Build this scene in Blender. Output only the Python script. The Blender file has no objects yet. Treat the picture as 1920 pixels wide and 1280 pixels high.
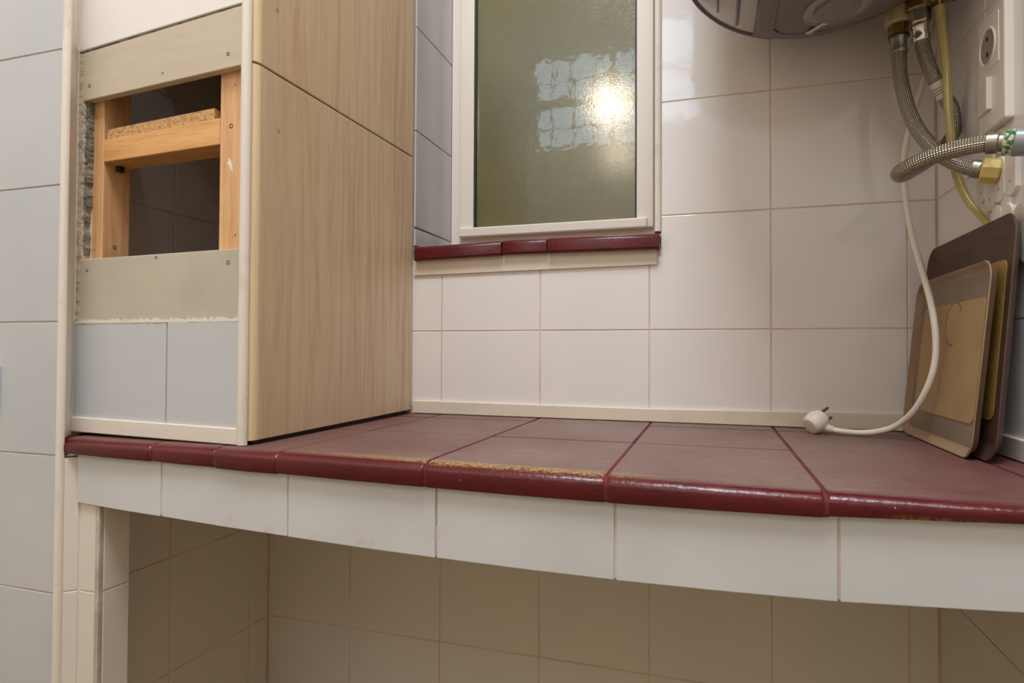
import bpy, bmesh, math, random
from mathutils import Vector, Matrix
random.seed(7)
sc = bpy.context.scene
C = sc.collection
pi = math.pi

# ------------------------------------------------------------------ camera
# units: metres; z = 0 is the top of the counter, the back wall is y = 0, the right wall x = 0
def make_camera():
    cam = bpy.data.cameras.new('camera')
    co = bpy.data.objects.new('camera', cam)
    C.objects.link(co)
    ya, pt, ro = math.radians(17.5945), math.radians(0.9985), math.radians(0.2731)
    fw = Vector((-math.sin(ya) * math.cos(pt), math.cos(ya) * math.cos(pt), math.sin(pt)))
    r = Vector((math.cos(ya), math.sin(ya), 0))
    u = r.cross(fw)
    r2 = r * math.cos(ro) + u * math.sin(ro)
    u2 = u * math.cos(ro) - r * math.sin(ro)
    m = Matrix((r2, u2, -fw)).transposed().to_4x4()
    m.translation = Vector((-0.33713, -1.13129, 0.12158))
    co.matrix_world = m
    cam.sensor_width = 36.0
    cam.lens = 36.0 * 1176.237 / 1920.0
    cam.clip_start = 0.02
    sc.camera = co
make_camera()

# ------------------------------------------------------------------ world, lights, exposure
w = bpy.data.worlds.new('sky')
sc.world = w
w.use_nodes = True
bg = w.node_tree.nodes['Background']
bg.inputs[0].default_value = (0.75, 0.85, 1.0, 1)
bg.inputs[1].default_value = 1.5

def area(name, loc, target, sx, sy, power, col):
    l = bpy.data.lights.new(name, 'AREA')
    l.shape = 'RECTANGLE'
    l.size, l.size_y, l.energy, l.color = sx, sy, power, col
    o = bpy.data.objects.new(name, l)
    C.objects.link(o)
    o.location = loc
    o.rotation_euler = (Vector(target) - Vector(loc)).to_track_quat('-Z', 'Y').to_euler()
    return o
# daylight outside the barred window in the wall behind the camera
area('window_daylight', (-1.02, -3.42, 2.06), (-0.9, 0, 1.0), 1.75, 1.05, 31, (0.67, 0.84, 1.0))
# ceiling lamp of the room
area('ceiling_lamp', (-0.50, -1.35, 2.62), (-0.50, -1.35, 0), 0.75, 0.75, 58, (0.91, 0.955, 1.0))
# unseen warm fill light, added behind the camera to brighten the right side
pl = bpy.data.lights.new('fill_light', 'POINT')
pl.energy, pl.color, pl.shadow_soft_size = 7, (1.0, 0.92, 0.80), 0.07
po = bpy.data.objects.new('fill_light', pl)
po.location = (-1.90, -2.2, 1.65)
C.objects.link(po)
# two unseen bluish lights added behind the obscured window to make its glare
for nm, loc, e in (('glare_light', (-0.625, 0.75, 0.872), 17.0), ('glare_light', (-0.600, 0.75, 0.724), 2.6)):
    l = bpy.data.lights.new(nm, 'POINT')
    l.energy, l.color, l.shadow_soft_size = e, (0.62, 0.56, 1.0), 0.04
    lo = bpy.data.objects.new(nm, l)
    lo.location = loc
    C.objects.link(lo)

sc.view_settings.view_transform = 'Standard'
sc.view_settings.look = 'None'
sc.view_settings.exposure = 0.0
sc.view_settings.gamma = 1.0
sc.view_settings.use_curve_mapping = False
sc.cycles.use_denoising = True
sc.cycles.max_bounces = 10
sc.cycles.diffuse_bounces = 6
sc.cycles.caustics_reflective = False
sc.cycles.caustics_refractive = False
sc.cycles.sample_clamp_indirect = 12.0

# ------------------------------------------------------------------ materials
def srgb(r, g, b):
    f = lambda c: (c / 255 / 12.92) if c / 255 <= 0.04045 else ((c / 255 + 0.055) / 1.055) ** 2.4
    return (f(r), f(g), f(b), 1)

class M:
    """small helper around one node material; coordinates are world position"""
    def __init__(s, name, base, rough=0.5, metal=0.0, spec=0.5):
        s.m = bpy.data.materials.new(name)
        s.m.use_nodes = True
        s.nt = s.m.node_tree
        s.b = s.nt.nodes['Principled BSDF']
        s.b.inputs['Base Color'].default_value = base
        s.b.inputs['Roughness'].default_value = rough
        s.b.inputs['Metallic'].default_value = metal
        s.b.inputs['Specular IOR Level'].default_value = spec
        s.col = None
        s.pos = s.n('ShaderNodeNewGeometry').outputs['Position']
    def n(s, t, **k):
        x = s.nt.nodes.new(t)
        for a, v in k.items():
            setattr(x, a, v)
        return x
    def l(s, a, b):
        s.nt.links.new(a, b)
    def mapped(s, scale, src=None):
        mp = s.n('ShaderNodeMapping')
        mp.inputs['Scale'].default_value = scale
        s.l(src or s.pos, mp.inputs['Vector'])
        return mp.outputs[0]
    def noise(s, scale, detail=3, rough=0.5, vec=None, dist=0.0):
        x = s.n('ShaderNodeTexNoise')
        x.inputs['Scale'].default_value = scale
        x.inputs['Detail'].default_value = detail
        x.inputs['Roughness'].default_value = rough
        x.inputs['Distortion'].default_value = dist
        s.l(vec or s.pos, x.inputs['Vector'])
        return x.outputs['Fac']
    def ramp(s, fac, a, b):
        x = s.n('ShaderNodeMapRange')
        x.inputs[1].default_value, x.inputs[2].default_value = a, b
        s.l(fac, x.inputs[0])
        return x.outputs[0]
    def math(s, op, a, b=None):
        x = s.n('ShaderNodeMath', operation=op)
        for i, v in enumerate((a, b)):
            if v is None:
                continue
            if isinstance(v, (int, float)):
                x.inputs[i].default_value = v
            else:
                s.l(v, x.inputs[i])
        return x.outputs[0]
    def mix(s, fac, colour):
        """mix the current colour towards colour by fac"""
        x = s.n('ShaderNodeMix', data_type='RGBA')
        if isinstance(fac, (int, float)):
            x.inputs[0].default_value = fac
        else:
            s.l(fac, x.inputs[0])
        if s.col is None:
            x.inputs[6].default_value = s.b.inputs['Base Color'].default_value
        else:
            s.l(s.col, x.inputs[6])
        x.inputs[7].default_value = colour
        s.col = x.outputs[2]
        s.l(s.col, s.b.inputs['Base Color'])
        return s
    def bump(s, height, strength=0.2, dist=0.001, prev=None):
        x = s.n('ShaderNodeBump')
        x.inputs['Strength'].default_value = strength
        x.inputs['Distance'].default_value = dist
        s.l(height, x.inputs['Height'])
        if prev is not None:
            s.l(prev, x.inputs['Normal'])
        s.nrm = x.outputs[0]
        s.l(s.nrm, s.b.inputs['Normal'])
        return s
    def rough(s, fac, lo, hi):
        x = s.n('ShaderNodeMapRange')
        x.inputs[3].default_value, x.inputs[4].default_value = lo, hi
        s.l(fac, x.inputs[0])
        s.l(x.outputs[0], s.b.inputs['Roughness'])
        return s
    def rnd(s):
        return s.n('ShaderNodeObjectInfo').outputs['Random']

def tile_mat(name, base, alt, dirt, rough=0.16):
    k = M(name, base, rough)
    k.mix(k.ramp(k.noise(5.0, 2), 0.35, 0.65), alt)
    k.mix(k.math('MULTIPLY', k.rnd(), 0.35), alt)
    k.mix(k.math('MULTIPLY', k.ramp(k.noise(22, 5, 0.6), 0.70, 0.80), 0.35), dirt)
    k.bump(k.noise(20, 2), 0.45, 0.0010)
    k.rough(k.noise(9, 3), rough * 0.8, rough * 1.5)
    return k.m
white_tile = tile_mat('white_tile', srgb(234, 228, 224), srgb(228, 225, 224), srgb(196, 170, 140), 0.065)
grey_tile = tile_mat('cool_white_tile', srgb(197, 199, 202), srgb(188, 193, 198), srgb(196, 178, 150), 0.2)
plain_tile = tile_mat('plain_white_tile', srgb(222, 215, 205), srgb(217, 211, 203), srgb(190, 165, 130), 0.3)

k = M('grout', srgb(204, 184, 168), 0.9)
k.mix(k.ramp(k.noise(8, 3), 0.45, 0.6), srgb(216, 202, 188)).bump(k.noise(300, 2), 0.3)
grout = k.m

k = M('white_paint', srgb(224, 217, 206), 0.38)
k.mix(k.ramp(k.noise(16, 4, 0.6), 0.55, 0.75), srgb(208, 198, 184)).bump(k.noise(60, 3), 0.15)
white_paint = k.m

k = M('cream_strip', srgb(222, 211, 192), 0.42)
k.mix(k.ramp(k.noise(12, 4), 0.5, 0.7), srgb(214, 204, 190)).bump(k.noise(70, 3), 0.1)
cream = k.m

k = M('ceiling_white', srgb(225, 218, 205), 0.9)
ceiling_m = k.m
k = M('floor_brown', srgb(152, 134, 94), 0.45)
k.mix(k.ramp(k.noise(7, 3), 0.3, 0.7), srgb(136, 118, 80))
floor_m = k.m

# ------------------------------------------------------------------ geometry helpers
def finish(bm, name, mat, parent=None, smooth=False, loc=None):
    me = bpy.data.meshes.new(name)
    bmesh.ops.recalc_face_normals(bm, faces=bm.faces)
    bm.to_mesh(me)
    bm.free()
    if smooth:
        me.polygons.foreach_set('use_smooth', [True] * len(me.polygons))
    if mat:
        me.materials.append(mat)
    o = bpy.data.objects.new(name, me)
    C.objects.link(o)
    if parent:
        o.parent = parent
    if loc is not None:
        o.location = loc
    return o

def centre(o):
    """move a mesh object's origin to the middle of its vertices"""
    vs = o.data.vertices
    c = Vector((0, 0, 0))
    lo = Vector([min(v.co[i] for v in vs) for i in range(3)])
    hi = Vector([max(v.co[i] for v in vs) for i in range(3)])
    c = (lo + hi) / 2
    for v in vs:
        v.co -= c
    o.location = Vector(o.location) + c
    return o

def add_box(bm, x0, x1, y0, y1, z0, z1):
    v = [bm.verts.new((x, y, z)) for x in (x0, x1) for y in (y0, y1) for z in (z0, z1)]
    for f in ((0, 1, 3, 2), (4, 6, 7, 5), (0, 4, 5, 1), (2, 3, 7, 6), (0, 2, 6, 4), (1, 5, 7, 3)):
        bm.faces.new([v[i] for i in f])
    return v

def add_hexa(bm, a, b):
    """a, b: two quads of points joined to a solid"""
    va = [bm.verts.new(p) for p in a]
    vb = [bm.verts.new(p) for p in b]
    n = len(va)
    bm.faces.new(va)
    bm.faces.new(vb[::-1])
    for i in range(n):
        j = (i + 1) % n
        bm.faces.new([va[i], va[j], vb[j], vb[i]])

def bevel(bm, w, seg=2, edges=None):
    bmesh.ops.recalc_face_normals(bm, faces=bm.faces)
    e = edges if edges is not None else [x for x in bm.edges if len(x.link_faces) == 2 and x.calc_face_angle(0) > 0.6]
    bmesh.ops.bevel(bm, geom=e, offset=w, segments=seg, profile=0.5, affect='EDGES', clamp_overlap=True)

def box(name, mat, dims, parent=None, bev=0.0, seg=2, smooth=False):
    bm = bmesh.new()
    add_box(bm, *dims)
    if bev:
        bevel(bm, bev, seg)
    return centre(finish(bm, name, mat, parent, smooth)) if parent is None else centre_child(finish(bm, name, mat, parent, smooth))

def centre_child(o):
    return centre(o)

def poly_prism(name, mat, poly, o, U, V, N, depth, parent=None, bev=0.001, jitter=0.0):
    """polygon (a,b) in the plane o+aU+bV, its face at N=0, going back by depth"""
    bm = bmesh.new()
    o, U, V, N = Vector(o), Vector(U), Vector(V), Vector(N)
    add_hexa(bm, [o + a * U + b * V for a, b in poly], [o + a * U + b * V - N * depth for a, b in poly])
    if bev:
        bmesh.ops.recalc_face_normals(bm, faces=bm.faces)
        fr = [e for e in bm.edges if all(abs((v.co - o).dot(N)) < 1e-5 for v in e.verts)]
        bevel(bm, bev, 2, fr)
    ob = centre(finish(bm, name, mat, parent))
    if jitter:
        ax = (U * random.uniform(-1, 1) + V * random.uniform(-1, 1)).normalized()
        ob.rotation_mode = 'QUATERNION'
        ob.rotation_quaternion = Matrix.Rotation(math.radians(random.uniform(0, jitter)), 3, ax).to_quaternion()
    return ob

def empty(name, loc=(0, 0, 0)):
    o = bpy.data.objects.new(name, None)
    o.empty_display_size = 0.05
    C.objects.link(o)
    o.location = loc
    return o

def put(child, parent):
    """parent without moving (parents here are only translated)"""
    child.parent = parent
    child.location = Vector(child.location) - Vector(parent.location)
    return child

def sub(child, part):
    """child drawn in world coordinates under a part of a thing"""
    child.parent = part
    child.location = Vector(child.location) - Vector(part.location) - Vector(part.parent.location)
    return child

def tag(o, label, cat, group=None):
    o['label'] = label
    o['category'] = cat
    if group:
        o['group'] = group
    return o

def struct(o, label=None, cat=None):
    o['kind'] = 'structure'
    if label:
        o['label'] = label
    if cat:
        o['category'] = cat
    return o

def spline(pts, per=8):
    P = [Vector(p) for p in pts]
    P = [P[0] * 2 - P[1]] + P + [P[-1] * 2 - P[-2]]
    out = []
    for i in range(1, len(P) - 2):
        for k in range(per):
            t = k / per
            a, b, c, d = P[i - 1], P[i], P[i + 1], P[i + 2]
            out.append(0.5 * ((2 * b) + (c - a) * t + (2 * a - 5 * b + 4 * c - d) * t * t + (3 * b - a - 3 * c + d) * t ** 3))
    out.append(P[-2])
    return out

def tube(name, mat, pts, r, parent=None, n=16, per=8, radii=None, smoothpath=True):
    path = spline(pts, per) if smoothpath else [Vector(p) for p in pts]
    bm = bmesh.new()
    uvl = bm.loops.layers.uv.new('uv')
    T = [(path[min(i + 1, len(path) - 1)] - path[max(i - 1, 0)]).normalized() for i in range(len(path))]
    nrm = T[0].orthogonal().normalized()
    rings, dist, d = [], [], 0
    for i, p in enumerate(path):
        if i:
            d += (p - path[i - 1]).length
            nrm = (nrm - T[i] * nrm.dot(T[i])).normalized()
        b = T[i].cross(nrm)
        rr = radii[i] if radii else r
        rings.append([bm.verts.new(p + (nrm * math.cos(2 * pi * j / n) + b * math.sin(2 * pi * j / n)) * rr) for j in range(n)])
        dist.append(d)
    for i in range(len(path) - 1):
        for j in range(n):
            k2 = (j + 1) % n
            f = bm.faces.new((rings[i][j], rings[i][k2], rings[i + 1][k2], rings[i + 1][j]))
            for lp, (uu, vv) in zip(f.loops, ((j, i), (j + 1, i), (j + 1, i + 1), (j, i + 1))):
                lp[uvl].uv = (uu / n, dist[vv])
    bm.faces.new(rings[0][::-1])
    bm.faces.new(rings[-1])
    return finish(bm, name, mat, parent, True)

def lathe(name, mat, prof, o, axis, parent=None, n=24, smooth=True, rot0=0.0):
    """prof: list of (distance along axis, radius) from o"""
    bm = bmesh.new()
    A = Vector(axis).normalized()
    U = A.orthogonal().normalized()
    V = A.cross(U)
    rings = []
    for d, r in prof:
        rings.append([bm.verts.new(Vector(o) + A * d + (U * math.cos(rot0 + 2 * pi * j / n) + V * math.sin(rot0 + 2 * pi * j / n)) * max(r, 1e-5)) for j in range(n)])
    for a, b in zip(rings, rings[1:]):
        for j in range(n):
            k2 = (j + 1) % n
            bm.faces.new((a[j], a[k2], b[k2], b[j]))
    bm.faces.new(rings[0][::-1])
    bm.faces.new(rings[-1])
    ob = finish(bm, name, mat, parent, smooth)
    if smooth:
        m = ob.modifiers.new('edge', 'EDGE_SPLIT')
        m.split_angle = math.radians(35)
    return ob

GAP = 0.0011        # half a joint
TH = 0.2013         # tile height incl. joint
ZR = [0.1625 + TH * j for j in range(-6, 6)]

def tiles(parent, o, U, V, N, us, vs, mat, clip=None, jit=0.10):
    for a, b in zip(us, us[1:]):
        for c, d in zip(vs, vs[1:]):
            r = [(a + GAP, c + GAP), (b - GAP, c + GAP), (b - GAP, d - GAP), (a + GAP, d - GAP)]
            if clip:
                r = clip(*r[0], *r[2])
                if r is None:
                    continue
            poly_prism('tile', mat, r, o, U, V, N, 0.004, parent, 0.0007, jit)

# ------------------------------------------------------------------ room shell
FZ, CZ = -0.88, 2.70
FRY = -3.05
LX = -2.30
struct(box('floor', floor_m, (LX - .1, 0.1, FRY - .1, 0.1, FZ - 0.08, FZ)), 'brown tiled kitchen floor below the counter')
struct(box('ceiling', ceiling_m, (LX - .1, 0.1, FRY - .1, 0.1, CZ, CZ + 0.08)), 'plain white ceiling')

# back wall with the window opening
WX0, WX1, WZ0, WZ1 = -0.903, -0.421, 0.305, 1.25
bm = bmesh.new()
add_box(bm, -1.30, 0.10, 0.0009, 0.34, FZ, WZ0)
add_box(bm, WX1, 0.10, 0.0009, 0.34, WZ0, CZ)
add_box(bm, -1.30, WX0 - 0.004, 0.0016, 0.34, WZ0, CZ)
add_box(bm, WX0 - 0.004, WX1, 0.0016, 0.34, WZ1, CZ)
wall_back = struct(finish(bm, 'wall_back', grout), 'back wall of square white glazed tiles with the small window')
XB = [-1.239, -1.041, -0.841, -0.641, -0.441, -0.241, -0.041, -0.0012]
def clip_back(a, c, b, d):
    zx = 0.292
    if b < WX1 and c >= zx - 0.01:
        return None
    if d <= zx or a >= WX1:
        return [(a, c), (b, c), (b, d), (a, d)]
    if b < WX1:
        return [(a, c), (b, c), (b, zx), (a, zx)]
    if c >= zx - 0.01:
        return [(WX1 + .001, c), (b, c), (b, d), (WX1 + .001, d)]
    return [(a, c), (b, c), (b, d), (WX1 + .001, d), (WX1 + .001, zx), (a, zx)]
tiles(wall_back, (0, 0, 0), (1, 0, 0), (0, 0, 1), (0, -1, 0), XB[1:], [0.012] + [z for z in ZR if z > 0.1], white_tile, clip_back)
tiles(wall_back, (0, 0, 0), (1, 0, 0), (0, 0, 1), (0, -1, 0), XB, [FZ + .002] + [z for z in ZR if FZ + .05 < z < -0.1] + [-0.07], plain_tile)
# window reveal, left cheek of the niche in the back wall
ZREV = [0.372, 0.567, 0.777, 0.975, 1.175, 1.25]
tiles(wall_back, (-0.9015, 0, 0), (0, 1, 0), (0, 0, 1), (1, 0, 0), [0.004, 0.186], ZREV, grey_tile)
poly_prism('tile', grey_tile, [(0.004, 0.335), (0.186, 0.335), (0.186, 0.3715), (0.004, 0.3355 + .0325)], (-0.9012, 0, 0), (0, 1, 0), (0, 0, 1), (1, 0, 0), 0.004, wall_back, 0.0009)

# right wall
bm = bmesh.new()
add_box(bm, 0.0009, 0.12, FRY, 0.34, FZ, CZ)
wall_right = struct(finish(bm, 'wall_right', grout), 'tiled right wall carrying the socket and the pipes')
YR = [-0.985, -0.785, -0.585, -0.385, -0.185, -0.0012]
tiles(wall_right, (0, 0, 0), (0, 1, 0), (0, 0, 1), (-1, 0, 0), YR, [0.012] + [z for z in ZR if z > 0.1], white_tile)
tiles(wall_right, (0, 0, 0), (0, 1, 0), (0, 0, 1), (-1, 0, 0), YR, [FZ + .002] + [z for z in ZR if FZ + .05 < z < -0.1] + [-0.07], plain_tile)

# left wall of the alcove (seen under the counter and through the hole)
bm = bmesh.new()
add_box(bm, -1.34, -1.2409, -0.42, 0.34, FZ, CZ)
wall_left = struct(finish(bm, 'wall_left', grout), 'tiled left side wall of the alcove behind and under the counter')
YL = [-0.418, -0.258, -0.058, -0.0012]
tiles(wall_left, (-1.24, 0, 0), (0, 1, 0), (0, 0, 1), (1, 0, 0), YL, [FZ + .002] + [z for z in ZR if FZ + .05 < z < -0.1] + [-0.07], plain_tile)
tiles(wall_left, (-1.24, 0, 0), (0, 1, 0), (0, 0, 1), (1, 0, 0), YL, [0.012] + [z for z in ZR if z > 0.1], white_tile)

# the wall that comes forward on the left, with its white corner bead
bm = bmesh.new()
add_box(bm, LX, -1.2235, -0.4894, -0.42, FZ, CZ)
add_box(bm, -1.2235, -1.1992, -0.4894, -0.4840, FZ, CZ)
wall_front_left = struct(finish(bm, 'wall_front', grout), 'forward wall of tall grey white tiles left of the counter')
ZA = [FZ + 0.002, -0.785, -0.595, -0.405, -0.2145, -0.0245, 0.1612, 0.3525, 0.5440, 0.735, 0.925, 1.115, 1.305]
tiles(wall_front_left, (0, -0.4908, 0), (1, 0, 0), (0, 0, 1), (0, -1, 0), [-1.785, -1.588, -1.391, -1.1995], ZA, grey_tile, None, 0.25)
bm = bmesh.new()
prof = [(-1.2, -0.4870), (-1.2, -0.4935)] + [(-1.1984 + 0.0060 * math.sin(t), -0.4875 - 0.0060 * math.cos(t)) for t in [i * pi / 2 / 8 for i in range(9)]] + [(-1.1924, -0.4866)]
add_hexa(bm, [(x, y, FZ) for x, y in prof], [(x, y, CZ) for x, y in prof])
struct(finish(bm, 'trim_1', white_paint, None, False), 'rounded white corner bead running up left of the red counter edge')

# pier: plastered return behind the bead, narrow tiled pier under the counter
bm = bmesh.new()
up = [(-1.2, -0.4865), (-1.1926, -0.4865), (-1.2200, -0.4550), (-1.2200, -0.43), (-1.25, -0.43)]
add_hexa(bm, [(x, y, 0.0005) for x, y in up], [(x, y, CZ) for x, y in up])
lowp = [(-1.2, -0.4862), (-1.1930, -0.4862), (-1.1790, -0.4716), (-1.1495, -0.4716), (-1.1435, -0.467), (-1.1435, -0.425), (-1.245, -0.425)]
add_hexa(bm, [(x, y, FZ) for x, y in lowp], [(x, y, -0.028) for x, y in lowp])
wall_pier = struct(finish(bm, 'wall_pier', white_paint), 'narrow pier left of the open space under the counter')
ZP = [FZ + 0.002, -0.613, -0.413, -0.213, -0.03]
tiles(wall_pier, (0, -0.473, 0), (1, 0, 0), (0, 0, 1), (0, -1, 0), [-1.1785, -1.1485], ZP, plain_tile)
tiles(wall_pier, (-1.142, 0, 0), (0, 1, 0), (0, 0, 1), (1, 0, 0), [-0.4665, -0.4245], ZP, plain_tile)
tiles(wall_pier, (-1.1920, -0.4866, 0), (0.694, 0.720, 0), (0, 0, 1), (0.720, -0.694, 0), [-0.0005, 0.0188], ZP, plain_tile)
k = M('grey_bead', srgb(172, 166, 150), 0.6)
k.mix(k.ramp(k.noise(30, 4), 0.45, 0.65), srgb(202, 195, 182))
bm = bmesh.new()
add_box(bm, -1.1487, -1.1422, -0.4738, -0.4665, FZ, -0.06)
bevel(bm, 0.0015, 2)
centre(finish(bm, 'corner_bead', k.m, wall_pier))

# room walls behind the camera, with the barred window that lights the room
bm = bmesh.new()
add_box(bm, LX - 0.1, LX, FRY, -0.42, FZ, CZ)
struct(finish(bm, 'wall_side', white_paint), 'plain white side wall of the room')
X0, X1, Z0, Z1 = -1.64, -0.40, 1.64, 2.37
bm = bmesh.new()
add_box(bm, LX - .1, X0, FRY - 0.12, FRY, FZ, CZ)
add_box(bm, X1, 0.12, FRY - 0.12, FRY, FZ, CZ)
add_box(bm, X0, X1, FRY - 0.12, FRY, FZ, Z0)
add_box(bm, X0, X1, FRY - 0.12, FRY, Z1, CZ)
struct(finish(bm, 'wall_entrance', white_paint), 'plain white wall opposite the counter with a high barred window')
w2 = struct(empty('window_2', (-1.02, FRY - 0.06, Z0)), 'high window with two rows of small panes opposite the counter')
bm = bmesh.new()
for a in (X0, (X0 + X1) / 2 - 0.02, X1 - 0.04):
    add_box(bm, a, a + 0.04, FRY - 0.09, FRY - 0.05, Z0, Z1)
for b in (Z0, (Z0 + Z1) / 2 - 0.03, Z1 - 0.03):
    add_box(bm, X0, X1, FRY - 0.088, FRY - 0.052, b, b + (0.06 if Z0 < b < Z1 - 0.1 else 0.03))
put(finish(bm, 'window_frame', white_paint), w2)
bm = bmesh.new()
for i in range(1, 8):
    a = X0 + (X1 - X0) * i / 8
    add_box(bm, a - 0.006, a + 0.006, FRY - 0.10, FRY - 0.092, Z0, Z1)
for b in (Z0 + 0.18, Z1 - 0.18):
    add_box(bm, X0, X1, FRY - 0.102, FRY - 0.09, b - 0.006, b + 0.006)
put(finish(bm, 'window_bars', white_paint), w2)

# ------------------------------------------------------------------ window_1 in the back wall
win = struct(empty('window_1', (-0.66, 0.18, 0.372)), 'white framed window with one olive obscured glass pane above the counter')
k = M('window_white', srgb(228, 221, 210), 0.33)
k.bump(k.noise(40, 2), 0.06)
win_white = k.m
def ring(name, x0, x1, z0, z1, l, r, b, t, y0, y1, mat, bev):
    bm = bmesh.new()
    for d in ((x0, x0 + l, y0, y1, z0, z1), (x1 - r, x1, y0, y1, z0, z1), (x0 + l, x1 - r, y0, y1, z0, z0 + b), (x0 + l, x1 - r, y0, y1, z1 - t, z1)):
        b2 = bmesh.new()
        add_box(b2, *d)
        bevel(b2, bev, 2)
        me = bpy.data.meshes.new('t')
        b2.to_mesh(me); b2.free()
        bm.from_mesh(me)
        bpy.data.meshes.remove(me)
    return put(finish(bm, name, mat), win)
ring('outer_frame', -0.9010, -0.4215, 0.334, 1.25, 0.0250, 0.0270, 0.048, 0.03, 0.184, 0.23, win_white, 0.0015)
sash = ring('sash', -0.8760, -0.4490, 0.3795, 1.235, 0.0330, 0.0340, 0.020, 0.04, 0.172, 0.215, win_white, 0.002)
bm = bmesh.new()
add_box(bm, -0.8755, -0.4610, 0.1635, 0.174, 0.3780, 0.3985)
bevel(bm, 0.003, 3)
sub(finish(bm, 'bottom_rail', win_white), sash)
k = M('gasket', srgb(26, 34, 44), 0.5)
bm = bmesh.new()
add_box(bm, -0.8435, -0.8385, 0.1765, 0.186, 0.398, 1.2)
add_box(bm, -0.4865, -0.4825, 0.1765, 0.186, 0.398, 1.2)
add_box(bm, -0.8385, -0.4865, 0.1765, 0.186, 0.3975, 0.3992)
sub(finish(bm, 'gasket', k.m), sash)
# obscured glass: smooth front, rippled body behind it
k = M('obscured_glass', srgb(124, 121, 78), 0.09)
k.mix(k.ramp(k.noise(3.0, 2), 0.4, 0.7), srgb(106, 104, 70))
k.b.inputs['Transmission Weight'].default_value = 0.45
k.b.inputs['Coat Weight'].default_value = 0.65
k.b.inputs['Specular IOR Level'].default_value = 0.9
k.b.inputs['Coat Roughness'].default_value = 0.02
k.bump(k.noise(260, 3, 0.7), 1.0, 0.00062)
cb = k.n('ShaderNodeBump')
cb.inputs['Strength'].default_value = 0.5
cb.inputs['Distance'].default_value = 0.00045
k.l(k.noise(26, 2), cb.inputs['Height'])
k.l(cb.outputs[0], k.b.inputs['Coat Normal'])
bm = bmesh.new()
add_box(bm, -0.844, -0.482, 0.182, 0.187, 0.39, 1.2)
sub(finish(bm, 'glass_pane', k.m), sash)['label'] = 'olive obscured glass pane'
# the shaft behind the glass
k = M('shaft_wall', srgb(150, 146, 108), 0.9)
bm = bmesh.new()
add_box(bm, -1.2, -0.1, 1.0, 1.05, 0.1, 1.6)
struct(finish(bm, 'wall_shaft', k.m), 'olive wall of the light shaft behind the window')

# rounded bead up the right corner of the opening, strip below the sill, strip along the counter
bm = bmesh.new()
prof = [(-0.4325, 0.02), (-0.4325, 0.003)] + [(-0.4265 - 0.006 * math.cos(t), -0.001 - 0.006 * math.sin(t)) for t in [i * pi / 10 for i in range(11)]] + [(-0.4205, 0.02)]
add_hexa(bm, [(x, y, 0.336) for x, y in prof], [(x, y, WZ1) for x, y in prof])
struct(finish(bm, 'trim_2', white_paint), 'rounded cream bead up the right edge of the window niche')
bm = bmesh.new()
add_hexa(bm, [(-0.900, -0.0045, 0.273), (-0.4275, -0.0045, 0.2775), (-0.4275, -0.0045, 0.318), (-0.900, -0.0045, 0.318)],
         [(-0.900, 0.0016, 0.273), (-0.4275, 0.0016, 0.2775), (-0.4275, 0.0016, 0.318), (-0.900, 0.0016, 0.318)])
bevel(bm, 0.001, 2)
struct(finish(bm, 'trim_3', cream), 'flat cream strip under the red window sill')
bm = bmesh.new()
add_hexa(bm, [(-0.9, -0.006, 0.0012), (-0.001, -0.006, 0.0012), (-0.001, -0.006, 0.0285), (-0.44, -0.006, 0.0238), (-0.9, -0.006, 0.0258)],
         [(-0.9, 0.0016, 0.0012), (-0.001, 0.0016, 0.0012), (-0.001, 0.0016, 0.0285), (-0.44, 0.0016, 0.0238), (-0.9, 0.0016, 0.0258)])
bevel(bm, 0.0012, 2)
struct(finish(bm, 'baseboard_back', cream), 'flat cream strip along the back wall on the counter')
box('baseboard_right', cream, (-0.0060, 0.0016, -0.62, -0.0065, 0.0012, 0.0262), None, 0.0012)
struct(bpy.data.objects['baseboard_right'], 'flat strip along the right wall behind the trays')

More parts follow.
